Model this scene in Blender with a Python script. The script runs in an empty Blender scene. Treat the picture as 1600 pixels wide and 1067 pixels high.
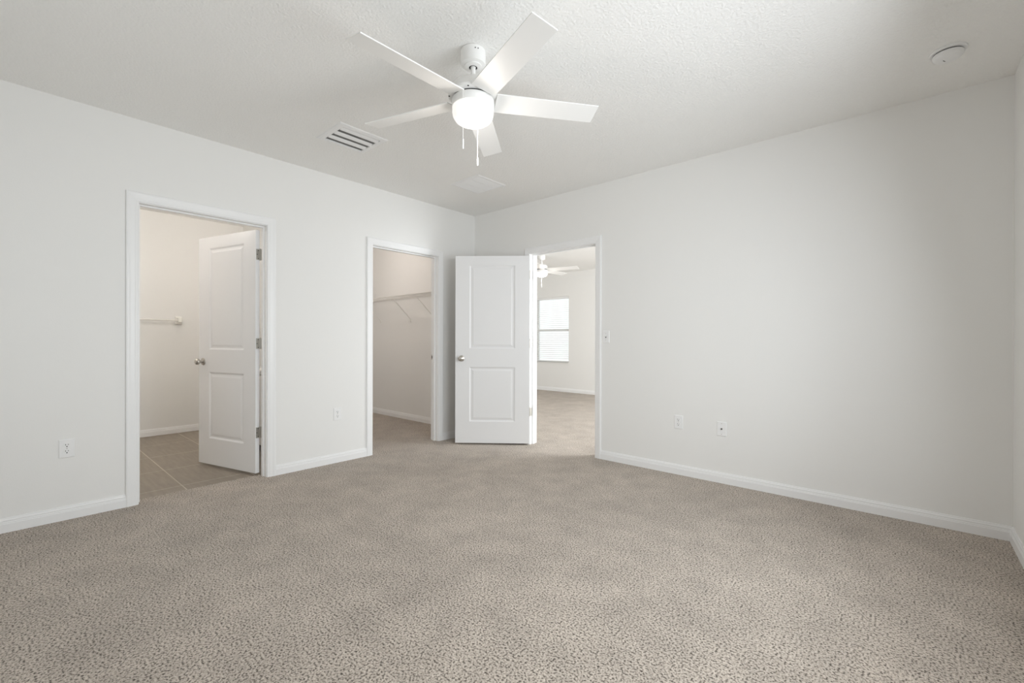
import bpy, bmesh, math, random
from mathutils import Vector, Matrix

random.seed(7)
C = bpy.context.scene.collection
PI = math.pi
H = 2.64                      # ceiling height
WT = 0.115                    # wall thickness
RX = 4.404                    # inner face of the wall on the right
FY = -4.70                    # inner face of the wall behind the camera

# ------------------------------------------------------------------ camera
cam_d = bpy.data.cameras.new('camera')
cam = bpy.data.objects.new('camera', cam_d)
C.objects.link(cam)
YAW, PITCH, ROLL = 0.724819, -0.001593, 0.002494
r = Vector((math.cos(YAW), math.sin(YAW), 0))
f = Vector((-math.sin(YAW) * math.cos(PITCH), math.cos(YAW) * math.cos(PITCH), math.sin(PITCH)))
u = r.cross(f)
r2 = r * math.cos(ROLL) + u * math.sin(ROLL)
u2 = -r * math.sin(ROLL) + u * math.cos(ROLL)
M = Matrix((r2, u2, -f)).transposed().to_4x4()
M.translation = Vector((3.95657, -3.77956, 1.12868))
cam.matrix_world = M
cam_d.sensor_width = 36
cam_d.lens = 699.127 * 36 / 1600
cam_d.clip_start = 0.02
bpy.context.scene.camera = cam

# ------------------------------------------------------------------ light
sc = bpy.context.scene
sc.view_settings.view_transform = 'Standard'
sc.view_settings.look = 'None'
sc.view_settings.gamma = 1
sc.view_settings.use_curve_mapping = False
sc.view_settings.exposure = 0.08
sc.cycles.max_bounces = 16
sc.cycles.diffuse_bounces = 10
sc.cycles.use_denoising = True
sc.cycles.sample_clamp_indirect = 8

w = bpy.data.worlds.new('world')
sc.world = w
w.use_nodes = True
w.node_tree.nodes['Background'].inputs[0].default_value = (0.97, 0.985, 1.0, 1)
w.node_tree.nodes['Background'].inputs[1].default_value = 1.15

def area(name, loc, direction, sx, sy, power, color, spread=180):
    d = bpy.data.lights.new(name, 'AREA')
    d.shape = 'RECTANGLE'
    d.size, d.size_y = sx, sy
    d.energy = power
    d.color = color
    d.spread = math.radians(spread)      # window reveals cut off the most glancing daylight
    o = bpy.data.objects.new(name, d)
    o.location = loc
    o.rotation_euler = Vector(direction).to_track_quat('-Z', 'Y').to_euler()
    C.objects.link(o)
    return o

DAY = (0.90, 0.948, 1.0)
# daylight falling through the inferred window on the right; weak rear fill is added
area('daylight_side_window', (RX + 0.03, -2.05, 1.38), (-1, 0, -0.20), 1.84, 1.43, 48, DAY, 162)
area('added_rear_fill', (1.70, FY - 0.03, 1.38), (0, 1, -0.03), 1.82, 1.43, 2.5, DAY)
# fill light added to brighten the room beyond, set in an invented side window
area('added_far_fill', (3.23, 1.9, 1.38), (-1, 0, -0.15), 1.78, 1.43, 128, (0.93, 0.965, 1.0))

# ------------------------------------------------------------------ materials
def mat(name, color, rough=0.5, metal=0.0, bump=None, spec=None, bump_rough=None):
    m = bpy.data.materials.new(name)
    m.use_nodes = True
    nt = m.node_tree
    b = nt.nodes['Principled BSDF']
    b.inputs['Base Color'].default_value = (*color, 1)
    b.inputs['Roughness'].default_value = rough
    b.inputs['Metallic'].default_value = metal
    if spec is not None:
        b.inputs['Specular IOR Level'].default_value = spec
    tc = nt.nodes.new('ShaderNodeTexCoord')
    if bump:
        scale, strength, dist = bump
        n = nt.nodes.new('ShaderNodeTexNoise')
        n.inputs['Scale'].default_value = scale
        n.inputs['Detail'].default_value = 3
        nt.links.new(tc.outputs['Object'], n.inputs['Vector'])
        bp = nt.nodes.new('ShaderNodeBump')
        bp.inputs['Strength'].default_value = strength
        bp.inputs['Distance'].default_value = dist
        nt.links.new(n.outputs['Fac'], bp.inputs['Height'])
        nt.links.new(bp.outputs['Normal'], b.inputs['Normal'])
    else:
        # a trace of unevenness so that the surface is not a single flat value
        n = nt.nodes.new('ShaderNodeTexNoise')
        n.inputs['Scale'].default_value = 6
        nt.links.new(tc.outputs['Object'], n.inputs['Vector'])
        mr = nt.nodes.new('ShaderNodeMapRange')
        mr.inputs['To Min'].default_value = max(0.02, rough - 0.03)
        mr.inputs['To Max'].default_value = min(1, rough + 0.03)
        nt.links.new(n.outputs['Fac'], mr.inputs['Value'])
        nt.links.new(mr.outputs['Result'], b.inputs['Roughness'])
    return m

M_wall = mat('wall_paint', (0.835, 0.83, 0.815), 0.75, bump=(140, 0.12, 0.002), spec=0.25)
M_ceil = mat('ceiling_texture', (0.895, 0.89, 0.875), 0.9, bump=(75, 0.7, 0.007), spec=0.1)
M_trim = mat('trim_paint', (0.86, 0.86, 0.86), 0.35, spec=0.4)
M_door = mat('door_paint', (0.825, 0.825, 0.83), 0.38, spec=0.4)
M_plate = mat('white_plastic', (0.86, 0.86, 0.86), 0.3)
M_fan = mat('fan_white', (0.88, 0.875, 0.86), 0.4)
M_nickel = mat('brushed_nickel', (0.55, 0.52, 0.48), 0.28, metal=1.0)
M_hinge = mat('hinge_nickel', (0.60, 0.58, 0.54), 0.42, metal=1.0)
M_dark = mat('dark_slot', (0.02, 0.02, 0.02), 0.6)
M_grey = mat('duct_grey', (0.16, 0.16, 0.155), 0.7)
M_wire = mat('coated_wire', (0.78, 0.77, 0.74), 0.4)
M_vinyl = mat('white_vinyl', (0.85, 0.85, 0.85), 0.4)
M_blind = mat('blind_slat', (0.88, 0.88, 0.86), 0.45)
M_ceramic = mat('white_ceramic', (0.85, 0.84, 0.80), 0.2)
M_cabinet = mat('cabinet_paint', (0.75, 0.74, 0.72), 0.4)
M_stone = mat('counter_stone', (0.78, 0.77, 0.75), 0.2)

def emissive(name, color, strength):
    m = bpy.data.materials.new(name)
    m.use_nodes = True
    nt = m.node_tree
    b = nt.nodes['Principled BSDF']
    b.inputs['Base Color'].default_value = (0.9, 0.9, 0.88, 1)
    b.inputs['Roughness'].default_value = 0.3
    b.inputs['Emission Color'].default_value = (*color, 1)
    b.inputs['Emission Strength'].default_value = strength
    return m
M_glow = emissive('lamp_glass_lit', (1.0, 0.96, 0.92), 0.5)
M_glow_bath = emissive('vanity_glass_lit', (1.0, 0.92, 0.83), 4)
M_glow_closet = emissive('closet_glass_lit', (1.0, 0.90, 0.82), 5)

def glass_pane():
    m = bpy.data.materials.new('window_glass')
    m.use_nodes = True
    nt = m.node_tree
    out = nt.nodes['Material Output']
    nt.nodes.remove(nt.nodes['Principled BSDF'])
    t = nt.nodes.new('ShaderNodeBsdfTransparent')
    t.inputs[0].default_value = (0.96, 0.98, 0.97, 1)
    g = nt.nodes.new('ShaderNodeBsdfGlossy')
    g.inputs['Roughness'].default_value = 0.02
    fr = nt.nodes.new('ShaderNodeFresnel')
    fr.inputs['IOR'].default_value = 1.2
    mx = nt.nodes.new('ShaderNodeMixShader')
    nt.links.new(fr.outputs[0], mx.inputs[0])
    nt.links.new(t.outputs[0], mx.inputs[1])
    nt.links.new(g.outputs[0], mx.inputs[2])
    nt.links.new(mx.outputs[0], out.inputs[0])
    return m
M_glass = glass_pane()

def carpet_material():
    m = bpy.data.materials.new('carpet')
    m.use_nodes = True
    nt = m.node_tree
    N, Lk = nt.nodes.new, nt.links.new
    b = nt.nodes['Principled BSDF']
    b.inputs['Roughness'].default_value = 1.0
    b.inputs['Specular IOR Level'].default_value = 0.05
    b.inputs['Sheen Weight'].default_value = 0.15
    tc = N('ShaderNodeTexCoord')
    fine = N('ShaderNodeTexNoise'); fine.inputs['Scale'].default_value = 125; fine.inputs['Detail'].default_value = 2.5
    fine.inputs['Roughness'].default_value = 0.6
    tuft = N('ShaderNodeTexVoronoi'); tuft.inputs['Scale'].default_value = 135
    mid = N('ShaderNodeTexNoise'); mid.inputs['Scale'].default_value = 5.0; mid.inputs['Detail'].default_value = 6
    mid.inputs['Roughness'].default_value = 0.62
    broad = N('ShaderNodeTexNoise'); broad.inputs['Scale'].default_value = 1.3; broad.inputs['Detail'].default_value = 4
    broad.inputs['Distortion'].default_value = 0.6
    for n in (fine, tuft, mid, broad):
        Lk(tc.outputs['Object'], n.inputs['Vector'])
    ramp = N('ShaderNodeValToRGB')
    e = ramp.color_ramp.elements
    e[0].position = 0.37; e[0].color = (0.082, 0.066, 0.052, 1)
    e[1].position = 0.60; e[1].color = (0.575, 0.507, 0.440, 1)
    k = ramp.color_ramp.elements.new(0.47); k.color = (0.408, 0.352, 0.298, 1)
    Lk(fine.outputs['Fac'], ramp.inputs['Fac'])
    def rng(src, lo, hi, a, c):
        x = N('ShaderNodeMapRange')
        x.inputs['From Min'].default_value = lo; x.inputs['From Max'].default_value = hi
        x.inputs['To Min'].default_value = a; x.inputs['To Max'].default_value = c
        Lk(src, x.inputs['Value'])
        return x.outputs['Result']
    m1 = N('ShaderNodeMath'); m1.operation = 'MULTIPLY'
    Lk(rng(mid.outputs['Fac'], 0.3, 0.7, 0.87, 1.11), m1.inputs[0])
    Lk(rng(broad.outputs['Fac'], 0.3, 0.7, 0.90, 1.07), m1.inputs[1])
    mul = N('ShaderNodeVectorMath'); mul.operation = 'SCALE'
    Lk(ramp.outputs['Color'], mul.inputs[0]); Lk(m1.outputs[0], mul.inputs['Scale'])
    Lk(mul.outputs[0], b.inputs['Base Color'])
    add = N('ShaderNodeMath'); add.operation = 'SUBTRACT'
    Lk(fine.outputs['Fac'], add.inputs[0]); Lk(rng(tuft.outputs['Distance'], 0, 1, 0, 0.5), add.inputs[1])
    bp = N('ShaderNodeBump'); bp.inputs['Strength'].default_value = 0.7; bp.inputs['Distance'].default_value = 0.008
    Lk(add.outputs[0], bp.inputs['Height']); Lk(bp.outputs['Normal'], b.inputs['Normal'])
    return m
M_carpet = carpet_material()

def tile_material():
    m = bpy.data.materials.new('bathroom_tile')
    m.use_nodes = True
    nt = m.node_tree
    N, Lk = nt.nodes.new, nt.links.new
    b = nt.nodes['Principled BSDF']
    b.inputs['Roughness'].default_value = 0.45
    tc = N('ShaderNodeTexCoord')
    mp = N('ShaderNodeMapping'); mp.inputs['Location'].default_value = (0.88 + 0.61, 2.875 + 0.475 * 2, 0)
    Lk(tc.outputs['Object'], mp.inputs['Vector'])
    br = N('ShaderNodeTexBrick')
    br.inputs['Scale'].default_value = 1.0
    br.inputs['Brick Width'].default_value = 0.61
    br.inputs['Row Height'].default_value = 0.475
    br.inputs['Mortar Size'].default_value = 0.0035
    br.inputs['Mortar Smooth'].default_value = 0.1
    br.offset = 0.0
    br.inputs['Color1'].default_value = (0.285, 0.24, 0.19, 1)
    br.inputs['Color2'].default_value = (0.265, 0.225, 0.18, 1)
    br.inputs['Mortar'].default_value = (0.52, 0.47, 0.40, 1)
    Lk(mp.outputs[0], br.inputs['Vector'])
    mp2 = N('ShaderNodeMapping'); mp2.inputs['Scale'].default_value = (3, 22, 1)
    Lk(tc.outputs['Object'], mp2.inputs['Vector'])
    ns = N('ShaderNodeTexNoise'); ns.inputs['Scale'].default_value = 1.5; ns.inputs['Detail'].default_value = 6
    Lk(mp2.outputs[0], ns.inputs['Vector'])
    mr = N('ShaderNodeMapRange'); mr.inputs['From Min'].default_value = 0.3; mr.inputs['From Max'].default_value = 0.7
    mr.inputs['To Min'].default_value = 0.88; mr.inputs['To Max'].default_value = 1.1
    Lk(ns.outputs['Fac'], mr.inputs['Value'])
    mul = N('ShaderNodeVectorMath'); mul.operation = 'SCALE'
    Lk(br.outputs['Color'], mul.inputs[0]); Lk(mr.outputs[0], mul.inputs['Scale'])
    Lk(mul.outputs[0], b.inputs['Base Color'])
    return m
M_tile = tile_material()

# ------------------------------------------------------------------ helpers
def obj(name, bm, m, parent=None, bevel=0, smooth=False, loc=None, rot=None):
    me = bpy.data.meshes.new(name)
    bmesh.ops.recalc_face_normals(bm, faces=bm.faces)
    bm.to_mesh(me); bm.free()
    me.materials.append(m)
    o = bpy.data.objects.new(name, me)
    C.objects.link(o)
    if smooth:
        me.polygons.foreach_set('use_smooth', [True] * len(me.polygons))
        try:
            me.set_sharp_from_angle(angle=math.radians(38))
        except Exception:
            pass
    if parent: o.parent = parent
    if loc is not None: o.location = loc
    if rot is not None: o.rotation_euler = rot
    if bevel:
        bv = o.modifiers.new('edge', 'BEVEL'); bv.width = bevel; bv.segments = 2; bv.limit_method = 'ANGLE'
        bv.angle_limit = math.radians(40)
    return o

def tag(o, label=None, cat=None, group=None, kind=None):
    if label: o['label'] = label
    if cat: o['category'] = cat
    if group: o['group'] = group
    if kind: o['kind'] = kind
    return o

def empty(name, loc=(0, 0, 0), rotz=0):
    o = bpy.data.objects.new(name, None)
    o.empty_display_size = 0.1
    C.objects.link(o)
    o.location = loc
    o.rotation_euler = (0, 0, rotz)
    return o

def box(bm, x0, y0, z0, x1, y1, z1, mtx=None):
    vs = [Vector(p) for p in ((x0,y0,z0),(x1,y0,z0),(x1,y1,z0),(x0,y1,z0),(x0,y0,z1),(x1,y0,z1),(x1,y1,z1),(x0,y1,z1))]
    if mtx is not None: vs = [mtx @ v for v in vs]
    v = [bm.verts.new(p) for p in vs]
    for a in ((0,3,2,1),(4,5,6,7),(0,1,5,4),(1,2,6,5),(2,3,7,6),(3,0,4,7)):
        bm.faces.new([v[i] for i in a])
    return bm

def bx(*a, mtx=None):
    return box(bmesh.new(), *a, mtx=mtx)

def tube(bm, pts, rad, seg=10, cap=True):
    rings = []
    pts = [Vector(p) for p in pts]
    for i, p in enumerate(pts):
        d = (pts[min(i + 1, len(pts) - 1)] - pts[max(i - 1, 0)]).normalized()
        a = d.orthogonal().normalized() if i == 0 else (prev - d * prev.dot(d)).normalized()
        prev = a
        bb = d.cross(a)
        rr = rad[i] if isinstance(rad, (list, tuple)) else rad
        rings.append([bm.verts.new(p + (a * math.cos(t) + bb * math.sin(t)) * rr) for t in [2 * PI * k / seg for k in range(seg)]])
    for q in range(len(rings) - 1):
        for k in range(seg):
            bm.faces.new((rings[q][k], rings[q][(k + 1) % seg], rings[q + 1][(k + 1) % seg], rings[q + 1][k]))
    if cap:
        bm.faces.new(rings[0][::-1]); bm.faces.new(rings[-1])
    return bm

def lathe(bm, prof, seg=40, mtx=None, close=True):
    """prof: (radius, z) pairs turned about z."""
    mtx = mtx or Matrix()
    rings = []
    for rr, z in prof:
        if rr < 1e-6:
            rings.append([bm.verts.new(mtx @ Vector((0, 0, z)))])
        else:
            rings.append([bm.verts.new(mtx @ Vector((rr * math.cos(2*PI*k/seg), rr * math.sin(2*PI*k/seg), z))) for k in range(seg)])
    for A, B in zip(rings, rings[1:]):
        for k in range(seg):
            k2 = (k + 1) % seg
            if len(A) == 1 and len(B) == 1: continue
            if len(A) == 1: bm.faces.new((A[0], B[k], B[k2]))
            elif len(B) == 1: bm.faces.new((A[k], A[k2], B[0]))
            else: bm.faces.new((A[k], A[k2], B[k2], B[k]))
    if close:
        for R_ in (rings[0], rings[-1]):
            if len(R_) > 1: bm.faces.new(R_)
    return bm

def grid_wall(axis, pos, thick, a0, a1, holes, z0=0.0, z1=H):
    """solid wall in the plane axis=pos..pos+thick, running a0..a1, with rectangular openings (a,b,zlo,zhi)"""
    bm = bmesh.new()
    A = sorted({a0, a1, *[h[0] for h in holes], *[h[1] for h in holes]})
    Z = sorted({z0, z1, *[h[2] for h in holes], *[h[3] for h in holes]})
    def solid(i, j):
        if i < 0 or j < 0 or i >= len(A) - 1 or j >= len(Z) - 1: return False
        ca, cz = (A[i] + A[i+1]) / 2, (Z[j] + Z[j+1]) / 2
        return not any(h[0] < ca < h[1] and h[2] < cz < h[3] for h in holes)
    cache = {}
    def V(i, j, k):
        key = (i, j, k)
        if key not in cache:
            p = pos + (thick if k else 0)
            cache[key] = bm.verts.new((p, A[i], Z[j]) if axis == 0 else (A[i], p, Z[j]))
        return cache[key]
    for i in range(len(A) - 1):
        for j in range(len(Z) - 1):
            if not solid(i, j): continue
            for k in (0, 1):
                bm.faces.new((V(i,j,k), V(i+1,j,k), V(i+1,j+1,k), V(i,j+1,k)))
            if not solid(i-1, j): bm.faces.new((V(i,j,0), V(i,j+1,0), V(i,j+1,1), V(i,j,1)))
            if not solid(i+1, j): bm.faces.new((V(i+1,j,0), V(i+1,j,1), V(i+1,j+1,1), V(i+1,j+1,0)))
            if not solid(i, j-1): bm.faces.new((V(i,j,0), V(i,j,1), V(i+1,j,1), V(i+1,j,0)))
            if not solid(i, j+1): bm.faces.new((V(i,j+1,0), V(i+1,j+1,0), V(i+1,j+1,1), V(i,j+1,1)))
    return bm

def structure(name, bm, m, label, cat, **k):
    return tag(obj(name, bm, m, **k), label, cat, kind='structure')

# ------------------------------------------------------------------ room shell
HEAD = 2.070
D1 = (-3.177, -2.362)         # bathroom doorway (along y, wall on the left)
D2 = (-1.385, -0.572)         # closet doorway
D3 = (0.873, 1.685)           # entry doorway (along x, wall at the back)
G = 0.018                     # jamb board thickness
BX, BY0, BY1 = -2.690, -4.20, -1.690   # bathroom far wall, its two side walls
CX, CY0, CY1 = -2.900, -1.575, 0.030   # closet
FX0, FX1, FYY = -3.20, 3.20, 4.40      # room beyond
W1 = (-2.56, -1.625, 0.635, 2.115)     # far window opening (x0,x1,z0,z1)
SW = (-2.98, -1.12, 0.65, 2.10)        # side window (y0,y1,z0,z1)
RW = (0.78, 2.62, 0.65, 2.10)          # unseen rear window, added for fill (x0,x1)

def ho(d): return (d[0] - G, d[1] + G, -0.1, HEAD + G)
structure('wall_left', grid_wall(0, -WT, WT, FY - WT, 0, [(D1[0]-G, D1[1]+G, 0.0, HEAD+G), (D2[0]-G, D2[1]+G, 0.0, HEAD+G)]), M_wall,
          'off white bedroom wall holding the bathroom and closet doorways', 'wall')
structure('wall_back', grid_wall(1, 0, WT, -WT, RX + WT, [(D3[0]-G, D3[1]+G, 0.0, HEAD+G)]), M_wall,
          'long off white bedroom wall with light switch and entry doorway', 'wall')
structure('wall_right', grid_wall(0, RX, WT, FY, 0, [SW]), M_wall, 'off white wall seen edge-on at the right margin of the photo', 'wall')
structure('wall_front', grid_wall(1, FY - WT, WT, 0, RX + WT, [RW]), M_wall, 'off white bedroom wall behind the viewpoint', 'wall')
structure('wall_bathroom_far', grid_wall(0, BX - WT, WT, BY0 - WT, BY1 + WT, []), M_wall, 'cream lit bathroom wall carrying the towel bar', 'wall')
structure('wall_bathroom_near', grid_wall(1, BY0 - WT, WT, BX, -WT, []), M_wall, 'bathroom side wall out of view beside the doorway', 'wall')
structure('wall_bathroom_closet', grid_wall(1, BY1, WT, CX, -WT, []), M_wall, 'partition wall glimpsed above and behind the open bathroom door', 'wall')
structure('wall_closet_back', grid_wall(1, CY1, WT - 0.03, CX - WT, -WT, []), M_wall, 'beige looking closet wall carrying the wire shelf', 'wall')
structure('wall_closet_end', grid_wall(0, CX - WT, WT, CY0 - WT, CY1, []), M_wall, 'end wall of the closet out of view', 'wall')
structure('wall_far_back', grid_wall(1, FYY, WT, FX0 - WT, FX1 + WT, [W1]), M_wall, 'bright wall with a blind covered window in the room beyond', 'wall')
structure('wall_far_left', grid_wall(0, FX0 - WT, WT, WT, FYY, []), M_wall, 'left wall of the room beyond the entry doorway', 'wall')
structure('wall_far_right', grid_wall(0, FX1, WT, WT, FYY, [(1.0, 2.8, 0.65, 2.1)]), M_wall, 'right wall of the room beyond the entry doorway', 'wall')

structure('ceiling', bx(-WT, FY - WT, H, RX + WT, WT, H + 0.1), M_ceil, 'white knockdown textured bedroom ceiling', 'ceiling')
structure('ceiling_bathroom', bx(BX - WT, BY0 - WT, H, -WT, BY1 + 0.05, H + 0.1), M_ceil, 'cream bathroom ceiling glimpsed under the door head', 'ceiling')
structure('ceiling_closet', bx(CX - WT, BY1 + 0.05, H, -WT, WT, H + 0.1), M_ceil, 'closet ceiling out of view above its doorway', 'ceiling')
structure('ceiling_far', bx(FX0 - WT, WT, H, FX1 + WT, FYY + WT, H + 0.1), M_ceil, 'bright ceiling of the room beyond the entry doorway', 'ceiling')

bm = bmesh.new()
def quad(bm, x0, y0, x1, y1, z=0.0):
    bm.faces.new([bm.verts.new(p) for p in ((x0,y0,z),(x1,y0,z),(x1,y1,z),(x0,y1,z))])
box(bm, -WT, FY - WT, -0.06, RX + WT, WT, 0)
box(bm, CX - WT, BY1 + 0.05, -0.06, -WT, WT, 0)
box(bm, FX0 - WT, WT, -0.06, FX1 + WT, FYY + WT, 0)
structure('floor', bm, M_carpet, 'speckled beige carpet running through bedroom closet and room beyond', 'carpet')
structure('floor_bathroom', bx(BX - WT, BY0 - WT, -0.06, -WT, BY1 + 0.05, -0.003), M_tile, 'taupe tile floor with pale grout lines inside the bathroom', 'tile floor')

# ------------------------------------------------------------------ baseboards
BASE = [(0, 0), (0.0145, 0), (0.0145, 0.050), (0.0125, 0.053), (0.0125, 0.058), (0.0105, 0.062), (0.0105, 0.070), (0.007, 0.077), (0.006, 0.083), (0, 0.083)]
def base_run(bm, p, q, n):
    """p,q: floor points on the wall face, n: direction into the room"""
    p, q, n = Vector((*p, 0)), Vector((*q, 0)), Vector((*n, 0))
    A = [bm.verts.new(p + n * t + Vector((0, 0, z))) for t, z in BASE]
    B = [bm.verts.new(q + n * t + Vector((0, 0, z))) for t, z in BASE]
    k = len(BASE)
    for i in range(k):
        j = (i + 1) % k
        bm.faces.new((A[i], A[j], B[j], B[i]))
    bm.faces.new(A); bm.faces.new(B[::-1])
CW = 0.065                    # casing width
RV = 0.005
def baseboard(name, runs, label):
    bm = bmesh.new()
    for rr in runs: base_run(bm, *rr)
    return structure(name, bm, M_trim, label, 'baseboard')
e = RV + CW
baseboard('baseboard_left', [((0, FY), (0, D1[0]-e), (1, 0)), ((0, D1[1]+e), (0, D2[0]-e), (1, 0)), ((0, D2[1]+e), (0, 0), (1, 0))],
          'white moulded baseboard along the wall with bathroom and closet doorways')
baseboard('baseboard_back', [((0, 0), (D3[0]-e, 0), (0, -1)), ((D3[1]+e, 0), (RX, 0), (0, -1))],
          'white moulded baseboard running below the wall with the light switch')
baseboard('baseboard_right', [((RX, FY), (RX, 0), (-1, 0))], 'short white baseboard end at the right margin')
baseboard('baseboard_front', [((0, FY), (RX, FY), (0, 1))], 'white baseboard behind the viewpoint')
baseboard('baseboard_bathroom', [((BX, BY0), (BX, BY1), (1, 0)), ((BX, BY1), (-WT, BY1), (0, -1))],
          'cream lit baseboard above the bathroom tiles')
baseboard('baseboard_closet', [((CX, CY1), (-WT, CY1), (0, -1)), ((CX, CY0), (CX, CY1), (1, 0))],
          'white baseboard inside the dim closet')
baseboard('baseboard_far', [((FX0, FYY), (FX1, FYY), (0, -1)), ((FX0, WT), (FX0, FYY), (1, 0))],
          'thin white baseboard under the far blind covered window')

# ------------------------------------------------------------------ door frames
CAS = [(0, 0.0002), (0, 0.009), (0.006, 0.011), (0.012, 0.011), (0.020, 0.0135), (0.042, 0.0155), (0.050, 0.0175), (0.058, 0.0175), (0.065, 0.014), (0.065, 0.0002)]
def casing_bm(a, b, h, P):
    """P(along, out, z) -> world"""
    bm = bmesh.new()
    strips = []
    for uu, t in CAS:
        strips.append([bm.verts.new(P(*q)) for q in ((a - uu, t, 0), (a - uu, t, h + uu), (b + uu, t, h + uu), (b + uu, t, 0))])
    for s, s2 in zip(strips, strips[1:] + strips[:1]):
        for i in range(3):
            bm.faces.new((s[i], s[i+1], s2[i+1], s2[i]))
    bm.faces.new([s[0] for s in strips]); bm.faces.new([s[3] for s in strips][::-1])
    return bm
def frame(name, d, axis, s_in, label, stop):
    """axis 0: wall_left (along y, face x=0, body x<0); axis 1: wall_back (along x, face y=0, body y>0). s_in: world sign of the body"""
    a, b = d
    if axis == 0:
        P = lambda t, o, z: Vector((o, t, z)); Q = lambda t, o, z: Vector((-WT - o, t, z))
    else:
        P = lambda t, o, z: Vector((t, -o, z)); Q = lambda t, o, z: Vector((t, WT + o, z))
    root = tag(empty(name, (P((a + b) / 2, 0, 0))), label, 'door frame', kind='structure')
    off = Vector(root.location)
    sh = lambda F: (lambda t, o, z: F(t, o, z) - off)
    obj('casing', casing_bm(a - RV, b + RV, HEAD + RV, sh(P)), M_trim, root)
    obj('casing', casing_bm(a - RV, b + RV, HEAD + RV, sh(Q)), M_trim, root)
    bm = bmesh.new()
    def jb(t0, t1, o0, o1, z0, z1):
        p, q = sh(P)(t0, o0, z0), sh(P)(t1, o1, z1)
        box(bm, min(p.x, q.x), min(p.y, q.y), z0, max(p.x, q.x), max(p.y, q.y), z1)
    jb(a - G + .0005, a, -WT, -0.0004, 0, HEAD + G - .0005); jb(b, b + G - .0005, -WT, -0.0004, 0, HEAD + G - .0005); jb(a, b, -WT, -0.0004, HEAD, HEAD + G - .0005)
    s0, s1 = stop
    jb(a, a + 0.011, -s1, -s0, 0, HEAD); jb(b - 0.011, b, -s1, -s0, 0, HEAD); jb(a + 0.011, b - 0.011, -s1, -s0, HEAD - 0.011, HEAD)
    obj('jamb', bm, M_trim, root)
    return root, sh(P)
fr1, P1 = frame('trim_1', D1, 0, -1, 'white moulded frame around the bathroom doorway', (0.044, 0.078))
fr2, P2 = frame('trim_2', D2, 0, -1, 'white moulded frame around the closet doorway', (0.044, 0.078))
fr3, P3 = frame('trim_3', D3, 1, 1, 'white moulded frame around the entry doorway to the bright room', (0.038, 0.072))
# strike plates
def strike(root, P, t, s, o):
    p = P(t, -o, 0.94)
    bm = bmesh.new()
    sx, sy = (0.014, 0.0012) if root is not fr3 else (0.0012, 0.014)
    box(bm, p.x - sx, p.y - sy, 0.912, p.x + sx, p.y + sy, 0.968)
    pl = obj('strike_plate', bm, M_hinge, root); pl['label'] = 'metal strike plate'
    bm = bmesh.new()
    sx, sy = (0.007, 0.002) if root is not fr3 else (0.002, 0.007)
    box(bm, p.x - sx, p.y - sy, 0.926, p.x + sx, p.y + sy, 0.954)
    obj('strike_hole', bm, M_dark, pl)
strike(fr2, P2, D2[1], 1, 0.097)
strike(fr3, P3, D3[1], 1, 0.018)

# ------------------------------------------------------------------ door leaves
LT = 0.035
def leaf_bm(wd, ht, zb):
    """x 0..wd from hinge edge, y 0..LT, z zb..zb+ht with two moulded panels on either face"""
    bm = bmesh.new()
    panels = [(0.155, wd - 0.155, 0.25, 0.843), (0.155, wd - 0.155, 1.043, 1.948)]
    X = [0, panels[0][0], panels[0][1], wd]
    Z = [zb, panels[0][2], panels[0][3], panels[1][2], panels[1][3], zb + ht]
    rings = [(0, 0), (0.006, 0.003), (0.013, 0.0075), (0.020, 0.0080), (0.030, 0.0065), (0.042, 0.003), (0.046, 0.0028)]
    for side in (0, 1):
        yy = lambda d: d if side == 0 else LT - d
        V = {}
        def v(i, j):
            if (i, j) not in V: V[i, j] = bm.verts.new((X[i], yy(0), Z[j]))
            return V[i, j]
        for i in range(3):
            for j in range(5):
                if i == 1 and j in (1, 3):
                    x0, x1, z0, z1 = X[1], X[2], Z[j], Z[j+1]
                    prev = [v(i, j), v(i+1, j), v(i+1, j+1), v(i, j+1)]
                    for off, dp in rings[1:]:
                        cur = [bm.verts.new(p) for p in ((x0+off, yy(dp), z0+off), (x1-off, yy(dp), z0+off), (x1-off, yy(dp), z1-off), (x0+off, yy(dp), z1-off))]
                        for k in range(4):
                            bm.faces.new((prev[k], prev[(k+1) % 4], cur[(k+1) % 4], cur[k]))
                        prev = cur
                    bm.faces.new(prev)
                else:
                    bm.faces.new((v(i, j), v(i+1, j), v(i+1, j+1), v(i, j+1)))
        if side == 0: V0 = V
    V1 = V
    for i in range(3):
        for j in (0, 5): bm.faces.new((V0[i, j], V0[i+1, j], V1[i+1, j], V1[i, j]))
    for j in range(5):
        for i in (0, 3): bm.faces.new((V0[i, j], V0[i, j+1], V1[i, j+1], V1[i, j]))
    return bm

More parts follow.
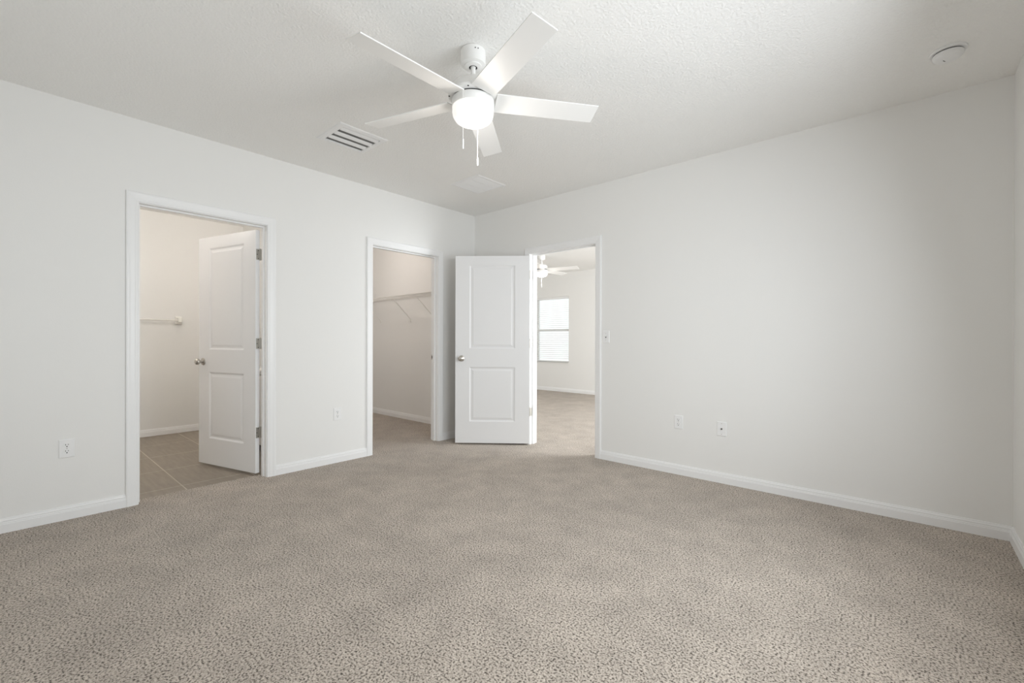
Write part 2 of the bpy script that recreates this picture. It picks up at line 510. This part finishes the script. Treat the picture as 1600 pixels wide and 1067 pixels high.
KNOB = [(0.0, 0.0), (0.032, 0.0), (0.033, 0.003), (0.031, 0.007), (0.024, 0.010), (0.013, 0.012), (0.0115, 0.024), (0.013, 0.030),
        (0.020, 0.035), (0.0265, 0.043), (0.0285, 0.052), (0.0265, 0.060), (0.019, 0.066), (0.009, 0.0685), (0.0, 0.069)]
HZ = (1.845, 1.10, 0.355)
def door(name, pivot, ang, flip, wd, label):
    """local x runs from the hinge edge to the free edge; slab occupies y in 0..LT when flip=+1, -LT..0 when -1"""
    root = tag(empty(name, (*pivot, 0), ang), label, 'door', kind='structure')
    y0 = 0 if flip > 0 else -LT
    obj('door_panel', leaf_bm(wd, 2.030, 0.018), M_door, root, loc=(0, y0, 0))
    kx, kz = wd - 0.068, 0.935
    for s in (1, -1):
        mt = Matrix.Translation((kx, y0 + (LT if s > 0 else 0), kz)) @ Matrix.Rotation(-s * PI / 2, 4, 'X')
        kb = obj('doorknob', lathe(bmesh.new(), KNOB[5:], 32, mt), M_nickel, root, smooth=True); kb['label'] = 'brushed nickel round knob'
        obj('rosette', lathe(bmesh.new(), KNOB[:6] + [(0, 0.012)], 32, mt), M_nickel, kb, smooth=True)
    obj('latch_plate', bx(wd - 0.0005, y0 + 0.006, kz - 0.028, wd + 0.0008, y0 + LT - 0.006, kz + 0.028), M_hinge, root)
    side = -0.006 if flip > 0 else 0.006
    for z in HZ:
        bm = bmesh.new()
        tube(bm, [(-0.002, side, z - 0.046), (-0.002, side, z + 0.046)], 0.0062, 12)
        for q in (-0.028, -0.009, 0.009, 0.028):
            tube(bm, [(-0.002, side, z + q - 0.001), (-0.002, side, z + q + 0.001)], 0.0067, 12)
        lathe(bm, [(0, 0.052), (0.004, 0.051), (0.0062, 0.046), (0, 0.046)], 12, Matrix.Translation((-0.002, side, z)), close=False)
        ys = (0, 0.030) if flip > 0 else (-0.030, 0)
        box(bm, -0.0022, ys[0], z - 0.0445, 0.0004, ys[1], z + 0.0445)
        hg = obj('hinge', bm, M_hinge, root); hg['label'] = 'metal butt hinge'
        bm = bmesh.new()
        for (qy, qz) in ((0.012, 0.033), (0.022, 0.0), (0.012, -0.033)):
            yv = qy if flip > 0 else -qy
            lathe(bm, [(0, 0.0006), (0.0038, 0.0006), (0.0038, 0)], 12, Matrix.Translation((-0.0022, yv, z + qz)) @ Matrix.Rotation(-PI/2, 4, 'Y'), close=False)
        obj('hinge_screws', bm, M_dark, hg)
    return root
# bathroom door: hinged on the right jamb at the bathroom face, swung about 75 degrees in
door('door_1', (-WT - 0.006, D1[1] - 0.011), math.atan2(-0.264, -0.965), 1, 0.800, 'white two panel door standing half open into the tiled bathroom')
# entry door: hinged on the left jamb, swung 141 degrees back into the bedroom
door('door_2', (D3[0] - 0.003, -0.008), PI + math.radians(39), 1, 0.806, 'white two panel entry door folded back in front of the room corner')
# fixed hinge leaves on the two jambs
for root, P, t, o0, o1, sg in ((fr1, P1, D1[1], 0.080, 0.115, -1), (fr3, P3, D3[0], 0.0, 0.035, 1)):
    for z in HZ:
        a, b = P(t, -o0, z - 0.0445), P(t + sg * 0.0015, -o1, z + 0.0445)
        bm = bx(min(a.x, b.x), min(a.y, b.y), z - 0.0445, max(a.x, b.x), max(a.y, b.y), z + 0.0445)
        q = obj('hinge_plate', bm, M_hinge, root); q['label'] = 'metal hinge leaf on the jamb'

# ------------------------------------------------------------------ ceiling fans
def blade_bm(r0, r1, wr, wt, th):
    bm = bmesh.new()
    n = 10
    rows = []
    for i in range(n + 1):
        x = r0 + (r1 - r0) * i / n
        hw = (wr + (wt - wr) * i / n) / 2
        rows.append((x, hw))
    top, bot = [], []
    for x, hw in rows:
        top.append([bm.verts.new((x, -hw, th/2)), bm.verts.new((x, hw, th/2))])
        bot.append([bm.verts.new((x, -hw, -th/2)), bm.verts.new((x, hw, -th/2))])
    for i in range(n):
        bm.faces.new((top[i][0], top[i+1][0], top[i+1][1], top[i][1]))
        bm.faces.new((bot[i][0], bot[i][1], bot[i+1][1], bot[i+1][0]))
        for s in (0, 1):
            bm.faces.new((top[i][s], top[i+1][s], bot[i+1][s], bot[i][s]))
    for i in (0, n):
        bm.faces.new((top[i][0], top[i][1], bot[i][1], bot[i][0]))
    return bm

def fan(name, x, y, a0, label, chains, power):
    root = tag(empty(name, (x, y, H)), label, 'ceiling fan')
    Z = lambda z: z - H
    pf = lambda *pr: [(a, Z(b)) for a, b in pr]
    cn = obj('canopy', lathe(bmesh.new(), pf((0.058, 2.64), (0.065, 2.636), (0.065, 2.575), (0.062, 2.566), (0.046, 2.561), (0.044, 2.556), (0.034, 2.552), (0.022, 2.552), (0.022, 2.575)), 48, close=False), M_fan, root, smooth=True)
    obj('canopy_opening', lathe(bmesh.new(), pf((0.0, 2.5545), (0.0222, 2.5545)), 32, close=False), M_dark, cn)
    bm = bmesh.new()
    for a in (35, 48):
        t = math.radians(a - 44 - 25)
        lathe(bm, [(0, 0.001), (0.003, 0.001), (0.003, -0.002)], 10, Matrix.Translation((0.065 * math.cos(t), 0.065 * math.sin(t), Z(2.618))) @ Matrix.Rotation(t, 4, 'Z') @ Matrix.Rotation(PI/2, 4, 'Y'), close=False)
    obj('canopy_screws', bm, M_dark, cn)
    obj('downrod', lathe(bmesh.new(), pf((0.0, 2.585), (0.013, 2.575), (0.0150, 2.560), (0.0125, 2.546), (0.0115, 2.500), (0.0115, 2.47), (0, 2.47)), 24), M_fan, root, smooth=True)
    hs = obj('motor_housing', lathe(bmesh.new(), pf((0.0, 2.512), (0.020, 2.512), (0.022, 2.495), (0.030, 2.482), (0.070, 2.474), (0.098, 2.462), (0.108, 2.445), (0.110, 2.420), (0.128, 2.408), (0.1285, 2.394), (0.120, 2.391), (0.0, 2.391)), 56), M_fan, root, smooth=True)
    for k in range(5):
        t = math.radians(a0 + 36 + 72 * k)
        obj('housing_screw', lathe(bmesh.new(), [(0.0042, 0), (0.0042, -0.002), (0, -0.003)], 10, Matrix.Translation((0.1235 * math.cos(t), 0.1235 * math.sin(t), Z(2.3915))), close=False), M_dark, hs)
    for k in range(5):
        t = math.radians(a0 + 72 * k)
        b = obj('blade', blade_bm(0.118, 0.672, 0.130, 0.126, 0.006), M_fan, root, bevel=0.001)
        b.matrix_local = Matrix.Translation((0, 0, Z(2.381))) @ Matrix.Rotation(t, 4, 'Z') @ Matrix.Rotation(math.radians(-PITCH_B), 4, 'X')
    rg = obj('light_kit', lathe(bmesh.new(), pf((0.098, 2.382), (0.1085, 2.381), (0.1105, 2.378), (0.1105, 2.343), (0.107, 2.340), (0.1, 2.340)), 56, close=False), M_fan, root, smooth=True)
    obj('kit_gap', lathe(bmesh.new(), pf((0.0, 2.3905), (0.101, 2.3905), (0.101, 2.380), (0, 2.380)), 48), M_dark, rg)
    dome = obj('lamp_shade', lathe(bmesh.new(), pf((0.1075, 2.344), (0.1075, 2.315), (0.104, 2.296), (0.094, 2.279), (0.078, 2.268), (0.055, 2.262), (0.025, 2.259), (0.0, 2.2585)), 56, close=False), M_glow, root, smooth=True)
    dome['label'] = 'glowing frosted glass bowl'
    for (cx, cy, zt, zb, zf) in chains:
        pc = obj('pull_chain', tube(bmesh.new(), [(cx, cy, Z(zt)), (cx, cy, Z(zb))], 0.0013, 8), M_fan, root)
        obj('pull_fob', lathe(bmesh.new(), pf((0, zb), (0.0025, zb), (0.0045, zb - 0.006), (0.0045, zf + 0.004), (0.003, zf), (0, zf)), 16, Matrix.Translation((cx, cy, 0))), M_fan, pc, smooth=True)
    l = bpy.data.lights.new('fan_bulb', 'POINT'); l.energy = power; l.color = (1.0, 0.94, 0.88); l.shadow_soft_size = 0.06
    lo = bpy.data.objects.new('fan_bulb', l); C.objects.link(lo); lo.parent = root; lo.location = (0, 0, Z(2.225))
    return root
PITCH_B = 13
# chain offsets are along and across the sight line of the lamp
fan('ceiling_fan', 2.252, -2.166, -90.7, 'white five blade ceiling fan with lit bowl above the bedroom carpet',
    [(0.062 - 0.018, -0.068 - 0.022 - 0.020, 2.375, 2.133, 2.082), (-0.067 + 0.018, 0.061 + 0.020, 2.35, 2.122, 2.078)], 4.5)
fan('ceiling_fan', -0.91, 2.50, 16, 'small looking distant ceiling fan seen through the entry doorway',
    [(0.06, -0.08, 2.375, 2.17, 2.12), (-0.05, 0.07, 2.35, 2.14, 2.09)], 5)

# ------------------------------------------------------------------ ceiling vents, smoke alarm
v = tag(empty('supply_vent', (0.834, -2.062, H)), 'square white ceiling register with three curved louvers near the fan', 'air vent')
def ring_frame(x0, x1, y0, y1, w, t):
    """flat rectangular frame with a sloped outer lip, hanging below z=0"""
    bm = bmesh.new()
    prof = [(0, 0), (0.004, -t * 0.5), (w * 0.45, -t), (w, -t), (w, 0)]
    L = [[bm.verts.new(p) for p in ((x0+o, y0+o, z), (x1-o, y0+o, z), (x1-o, y1-o, z), (x0+o, y1-o, z))] for o, z in prof]
    for A, B in zip(L, L[1:] + L[:1]):
        for k in range(4):
            bm.faces.new((A[k], A[(k+1) % 4], B[(k+1) % 4], B[k]))
    return bm
obj('frame', ring_frame(-0.181, 0.181, -0.190, 0.190, 0.042, 0.010), M_trim, v)
obj('duct_opening', bx(-0.142, -0.151, -0.0015, 0.142, 0.151, -0.0005), M_grey, v)
for i, cx in enumerate((-0.074, 0.014, 0.102)):
    bm = bmesh.new()
    pr = [(0.022, -0.001), (0.018, -0.005), (0.008, -0.009), (-0.003, -0.0115), (-0.014, -0.0125)]
    for s in (0, 1):
        pass
    A = [[bm.verts.new((cx + px, yy, pz + dz)) for px, pz in pr] for yy, dz in ((-0.147, 0), (0.147, 0), (0.147, 0.0015), (-0.147, 0.0015))]
    for a, b in ((0, 1), (1, 2), (2, 3), (3, 0)):
        for k in range(len(pr) - 1):
            bm.faces.new((A[a][k], A[b][k], A[b][k+1], A[a][k+1]))
    bm.faces.new((A[0][0], A[1][0], A[2][0], A[3][0])); bm.faces.new((A[0][-1], A[1][-1], A[2][-1], A[3][-1]))
    obj('louver', bm, M_trim, v)
v = tag(empty('return_grille', (0.832, -0.750, H)), 'flat white return air grille on ceiling close to room corner', 'air vent')
obj('frame', ring_frame(-0.195, 0.195, -0.190, 0.190, 0.026, 0.007), M_trim, v)
obj('duct_opening', bx(-0.170, -0.165, -0.0012, 0.170, 0.165, -0.0004), M_grey, v)
bm = bmesh.new()
n = 26
for i in range(n):
    x = -0.168 + 0.336 * (i + 0.5) / n
    mt = Matrix.Translation((x, 0, -0.0045)) @ Matrix.Rotation(math.radians(-38), 4, 'Y')
    box(bm, -0.0050, -0.166, -0.0005, 0.0050, 0.166, 0.0005, mtx=mt)
for x in (-0.056, 0.056): box(bm, x - 0.003, -0.166, -0.0070, x + 0.003, 0.166, -0.0045)
obj('grille_slats', bm, M_trim, v)

s = tag(empty('smoke_detector', (4.107, -0.534, H)), 'round white smoke detector on ceiling near the right corner', 'smoke detector')
obj('base_plate', lathe(bmesh.new(), [(0, 0), (0.074, 0), (0.074, -0.007), (0.071, -0.010), (0, -0.010)], 48), M_plate, s, smooth=True)
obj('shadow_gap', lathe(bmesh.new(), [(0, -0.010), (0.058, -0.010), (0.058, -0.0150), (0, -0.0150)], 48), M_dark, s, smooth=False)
obj('sensor_cover', lathe(bmesh.new(), [(0, -0.0148), (0.060, -0.0148), (0.0615, -0.018), (0.060, -0.030), (0.053, -0.038), (0.036, -0.0415), (0, -0.043)], 48), M_plate, s, smooth=True)
tm = Matrix.Rotation(YAW + 0.4, 4, 'Z')
obj('test_slot', bx(-0.010, 0.014, -0.0428, 0.010, 0.0175, -0.0405, mtx=tm), M_dark, s)

# ------------------------------------------------------------------ wall plates
def plate_root(name, loc, rotz, label, cat, group=None):
    return tag(empty(name, loc, rotz), label, cat, group)
def plate_mesh(w_, h_):
    bm = bmesh.new()
    prof = [(0, 0), (0, 0.003), (0.003, 0.0055), (w_ / 2, 0.0058)]
    L = []
    for o, d in prof[:3]:
        L.append([bm.verts.new(p) for p in ((-w_/2+o, -d, -h_/2+o), (w_/2-o, -d, -h_/2+o), (w_/2-o, -d, h_/2-o), (-w_/2+o, -d, h_/2-o))])
    for A, B in zip(L, L[1:]):
        for k in range(4): bm.faces.new((A[k], A[(k+1) % 4], B[(k+1) % 4], B[k]))
    bm.faces.new(L[-1]); bm.faces.new(L[0][::-1])
    return bm
def disc(r_, y0, y1, x=0, z=0, seg=16, squash=1):
    return lathe(bmesh.new(), [(0, y0), (r_, y0), (r_, y1), (0, y1)], seg, Matrix.Translation((x, 0, z)) @ Matrix.Rotation(PI/2, 4, 'X') @ Matrix.Scale(squash, 4, (0, 1, 0)), close=False)
def outlet(loc, rotz, label):
    """faces local -y"""
    t = plate_root('power_outlet', loc, rotz, label, 'outlet', 'duplex outlets on the bedroom walls')
    obj('faceplate', plate_mesh(0.073, 0.114), M_plate, t)
    for z in (0.0195, -0.0195):
        bm = bmesh.new()
        # rounded receptacle face: circle with flat top and bottom
        pts = []
        for k in range(32):
            a = 2 * PI * k / 32
            pts.append((0.0172 * math.cos(a), max(-0.0142, min(0.0142, 0.0172 * math.sin(a)))))
        A = [bm.verts.new((px, -0.0050, z + pz)) for px, pz in pts]
        B = [bm.verts.new((px, -0.0078, z + pz)) for px, pz in pts]
        bm.faces.new(A[::-1]); bm.faces.new(B)
        for k in range(32): bm.faces.new((A[k], A[(k+1) % 32], B[(k+1) % 32], B[k]))
        rc = obj('receptacle', bm, M_plate, t)
        bm = bmesh.new()
        box(bm, -0.0075, -0.0082, z + 0.0005, -0.0050, -0.0077, z + 0.0090)
        box(bm, 0.0050, -0.0082, z + 0.0015, 0.0072, -0.0077, z + 0.0085)
        lathe(bm, [(0, 0.0077), (0.0032, 0.0077), (0.0032, 0.0083), (0, 0.0083)], 14, Matrix.Translation((0, 0, z - 0.0070)) @ Matrix.Rotation(PI/2, 4, 'X'), close=False)
        obj('slots', bm, M_dark, rc)
    obj('screw', disc(0.0028, 0.0055, 0.0068), M_nickel, t)
    return t
outlet((0, -3.529, 0.446), PI/2, 'white duplex outlet left of the bathroom doorway')
outlet((0, -1.750, 0.446), PI/2, 'white duplex outlet between bathroom and closet doorways')
outlet((2.500, 0, 0.443), 0, 'white duplex outlet low on wall beside the coax plate')
t = plate_root('coax_plate', (2.846, 0, 0.431), 0, 'white cable jack plate to the right of an outlet', 'wall plate')
obj('faceplate', plate_mesh(0.073, 0.114), M_plate, t)
obj('coax_jack', disc(0.0048, 0.0055, 0.014), M_dark, t)
obj('jack_nut', disc(0.0075, 0.0055, 0.008, seg=6), M_nickel, t)
for z in (0.042, -0.042): obj('screw', disc(0.0028, 0.0055, 0.0066, z=z), M_nickel, t)
t = plate_root('light_switch', (1.805, 0, 1.170), 0, 'white toggle light switch beside the entry doorway', 'light switch')
obj('faceplate', plate_mesh(0.073, 0.114), M_plate, t)
obj('toggle_recess', bx(-0.0055, -0.0060, -0.0125, 0.0055, -0.0054, 0.0125), M_grey, t)
obj('toggle', bx(-0.0042, -0.017, -0.002, 0.0042, 0.0, 0.008, mtx=Matrix.Rotation(math.radians(-18), 4, 'X')), M_plate, t, bevel=0.001)
for z in (0.030, -0.030): obj('screw', disc(0.0028, 0.0055, 0.0066, z=z), M_nickel, t)

# ------------------------------------------------------------------ towel bar
t = tag(empty('towel_bar', (BX, -2.70, 1.365)), 'white towel bar mounted on the cream lit bathroom wall', 'towel bar')
for yy in (-0.305, 0.305):
    bm = bmesh.new()
    prof = [(0.034, 0.0), (0.034, 0.010), (0.028, 0.020), (0.020, 0.045), (0.018, 0.072), (0.015, 0.076)]
    L = [[bm.verts.new((d, yy + a * o, b * o * 1.4)) for a, b in ((-1, -1), (1, -1), (1, 1), (-1, 1))] for o, d in prof]
    for A, B in zip(L, L[1:]):
        for k in range(4): bm.faces.new((A[k], A[(k+1) % 4], B[(k+1) % 4], B[k]))
    bm.faces.new(L[0][::-1]); bm.faces.new(L[-1])
    obj('bracket', bm, M_ceramic, t, bevel=0.0015)
obj('bar', tube(bmesh.new(), [(0.058, -0.30, 0), (0.058, 0.30, 0)], 0.009, 20), M_ceramic, t, smooth=True)

# ------------------------------------------------------------------ vanity and lamp hidden behind the bathroom door
t = tag(empty('vanity_cabinet', (BX + 1.86, BY1, 0)), 'bathroom vanity standing behind the open bathroom door', 'cabinet')
obj('body', bx(-0.615, -0.44, 0.10, 0.30, -0.016, 0.80), M_cabinet, t)
obj('toe_kick', bx(-0.60, -0.37, 0.0, 0.29, -0.02, 0.10), M_grey, t)
obj('countertop', bx(-0.618, -0.465, 0.80, 0.32, -0.003, 0.83), M_stone, t, bevel=0.003)
for k, x0 in enumerate((-0.59, -0.145)):
    d = obj('cabinet_door', bx(x0, -0.458, 0.13, x0 + 0.42, -0.44, 0.78), M_cabinet, t, bevel=0.003)
    obj('knob', disc(0.012, 0.458, 0.483, x=x0 + (0.37 if k == 0 else 0.05), z=0.70), M_nickel, d)
t = tag(empty('vanity_light', (BX + 1.80, BY1, 1.98)), 'two bulb vanity light behind the open bathroom door', 'wall lamp')
obj('backplate', bx(-0.25, -0.025, -0.05, 0.25, -0.001, 0.05), M_nickel, t, bevel=0.004)
for x in (-0.16, 0.16):
    obj('arm', tube(bmesh.new(), [(x, -0.02, 0), (x, -0.09, 0), (x, -0.10, 0.02)], 0.008, 10), M_nickel, t)
    obj('lamp_shade', lathe(bmesh.new(), [(0.025, 0.02), (0.035, 0.03), (0.055, 0.10), (0.058, 0.14)], 28, Matrix.Translation((x, -0.10, 0)), close=False), M_glow_bath, t, smooth=True)
    l = bpy.data.lights.new('vanity_bulb', 'POINT'); l.energy = 7.5; l.color = (1.0, 0.95, 0.90); l.shadow_soft_size = 0.03
    lo = bpy.data.objects.new('vanity_bulb', l); C.objects.link(lo); lo.parent = t; lo.location = (x, -0.10, 0.17)

t = tag(empty('added_bathroom_light', (-1.25, -3.55, H)), 'added round ceiling light out of view, filling the bathroom with light', 'ceiling lamp')  # unseen fixture, added to lift the door leaf, lower wall and tiles
obj('base', lathe(bmesh.new(), [(0, 0), (0.14, 0), (0.14, -0.02), (0.13, -0.03), (0, -0.03)], 40), M_fan, t, smooth=True)
obj('lamp_shade', lathe(bmesh.new(), [(0.125, -0.03), (0.12, -0.06), (0.09, -0.09), (0.04, -0.105), (0, -0.108)], 40, close=False), M_glow_closet, t, smooth=True)
l = bpy.data.lights.new('added_bathroom_bulb', 'POINT'); l.energy = 14; l.color = (1.0, 0.94, 0.88); l.shadow_soft_size = 0.10
lo = bpy.data.objects.new('added_bathroom_bulb', l); C.objects.link(lo); lo.parent = t; lo.location = (0, 0, -0.16)

# ------------------------------------------------------------------ closet
t = tag(empty('wire_shelf', (-1.50, CY1, 1.735)), 'white wire closet shelf with angled support braces', 'shelf')
x0, x1 = -1.38, 1.36
bm = bmesh.new()
n = 108
for i in range(n + 1):
    x = x0 + (x1 - x0) * i / n
    tube(bm, [(x, -0.006, 0.0), (x, -0.318, 0.0), (x, -0.322, -0.006), (x, -0.322, -0.030)], 0.0016, 5)
for yy, zz in ((-0.008, -0.004), (-0.165, -0.004), (-0.318, 0.0), (-0.322, -0.030)):
    tube(bm, [(x0, yy, zz), (x1, yy, zz)], 0.0032, 8)
obj('wire_deck', bm, M_wire, t)
for xb in (-2.11, -1.34, -0.81):
    x = xb + 1.50
    bm = bmesh.new()
    tube(bm, [(x, -0.318, -0.028), (x, -0.300, -0.030), (x, -0.006, -0.300), (x, -0.005, -0.335)], 0.0042, 8)
    box(bm, x - 0.006, -0.0045, -0.345, x + 0.006, 0.0, -0.300)
    obj('brace', bm, M_wire, t)
t = tag(empty('closet_light', (-1.42, -0.95, H)), 'round closet ceiling light above the closet doorway head', 'ceiling lamp')
obj('base', lathe(bmesh.new(), [(0, 0), (0.14, 0), (0.14, -0.02), (0.13, -0.03), (0, -0.03)], 40), M_fan, t, smooth=True)
obj('lamp_shade', lathe(bmesh.new(), [(0.125, -0.03), (0.12, -0.06), (0.09, -0.09), (0.04, -0.105), (0, -0.108)], 40, close=False), M_glow_closet, t, smooth=True)
l = bpy.data.lights.new('closet_bulb', 'POINT'); l.energy = 12.5; l.color = (1.0, 0.91, 0.85); l.shadow_soft_size = 0.10
lo = bpy.data.objects.new('closet_bulb', l); C.objects.link(lo); lo.parent = t; lo.location = (0, 0, -0.16)

# ------------------------------------------------------------------ windows
def window(name, axis, pos, s, a0, a1, z0, z1, label):
    """s: direction (sign) towards the outside"""
    root = tag(empty(name, ((pos, (a0+a1)/2, z0) if axis == 0 else ((a0+a1)/2, pos, z0))), label, 'window', kind='structure')
    hw, hh = (a1 - a0) / 2, z1 - z0
    def B(bm, al, ah, o0, o1, zl, zh):
        lo_, hi_ = sorted((s * o0, s * o1))
        if axis == 0: box(bm, lo_, al, zl, hi_, ah, zh)
        else: box(bm, al, lo_, zl, ah, hi_, zh)
        return bm
    bm = bmesh.new()
    F = 0.045
    B(bm, -hw, -hw + F, 0.07, 0.11, 0, hh); B(bm, hw - F, hw, 0.07, 0.11, 0, hh)
    B(bm, -hw + F, hw - F, 0.07, 0.11, 0, F); B(bm, -hw + F, hw - F, 0.07, 0.11, hh - F, hh)
    B(bm, -hw + F, hw - F, 0.068, 0.108, hh * 0.50 - 0.022, hh * 0.50 + 0.022)
    if hw > 0.7: B(bm, -0.03, 0.03, 0.069, 0.109, F, hh - F)
    obj('window_frame', bm, M_vinyl, root)
    obj('window_pane', B(bmesh.new(), -hw + F * .6, hw - F * .6, 0.086, 0.090, F * .6, hh - F * .6), M_glass, root)
    obj('window_sill', B(bmesh.new(), -hw + 0.002, hw - 0.002, -0.018, 0.069, 0.0005, 0.018), M_stone, root, bevel=0.003)
    return root
window('window_1', 1, FYY, 1, *W1, 'far window behind a white blind with pale sill')
window('window_2', 0, RX, 1, *SW, 'side window out of view that lights the bedroom')
window('added_rear_window', 1, FY, -1, *RW, 'added rear window out of view, for weak fill light')  # invented opening for the rear fill light
window('added_far_window', 0, FX1, 1, 1.0, 2.8, 0.65, 2.1, 'added side window out of view, brightening the room beyond')  # invented opening, holds the fill light of the room beyond

t = tag(empty('window_blind', ((W1[0] + W1[1]) / 2, FYY + 0.036, W1[3])), 'white horizontal slat blind lowered over the far window', 'blind')
hw = (W1[1] - W1[0]) / 2 - 0.008
hh = W1[3] - W1[2]
obj('headrail', bx(-hw, -0.028, -0.045, hw, 0.028, -0.002), M_vinyl, t)
bm = bmesh.new()
z = -0.075
while z > -hh + 0.075:
    mt = Matrix.Translation((0, 0, z)) @ Matrix.Rotation(math.radians(9), 4, 'X')
    box(bm, -hw + 0.002, -0.025, -0.0014, hw - 0.002, 0.025, 0.0014, mtx=mt)
    z -= 0.0435
obj('slats', bm, M_blind, t)
obj('bottom_rail', bx(-hw, -0.025, -hh + 0.030, hw, 0.025, -hh + 0.050), M_vinyl, t, bevel=0.002)
bm = bmesh.new()
for x in (-hw + 0.10, 0, hw - 0.10):
    for y in (-0.027, 0.027): tube(bm, [(x, y, -0.04), (x, y, -hh + 0.04)], 0.001, 5)
obj('ladder_cords', bm, M_blind, t)
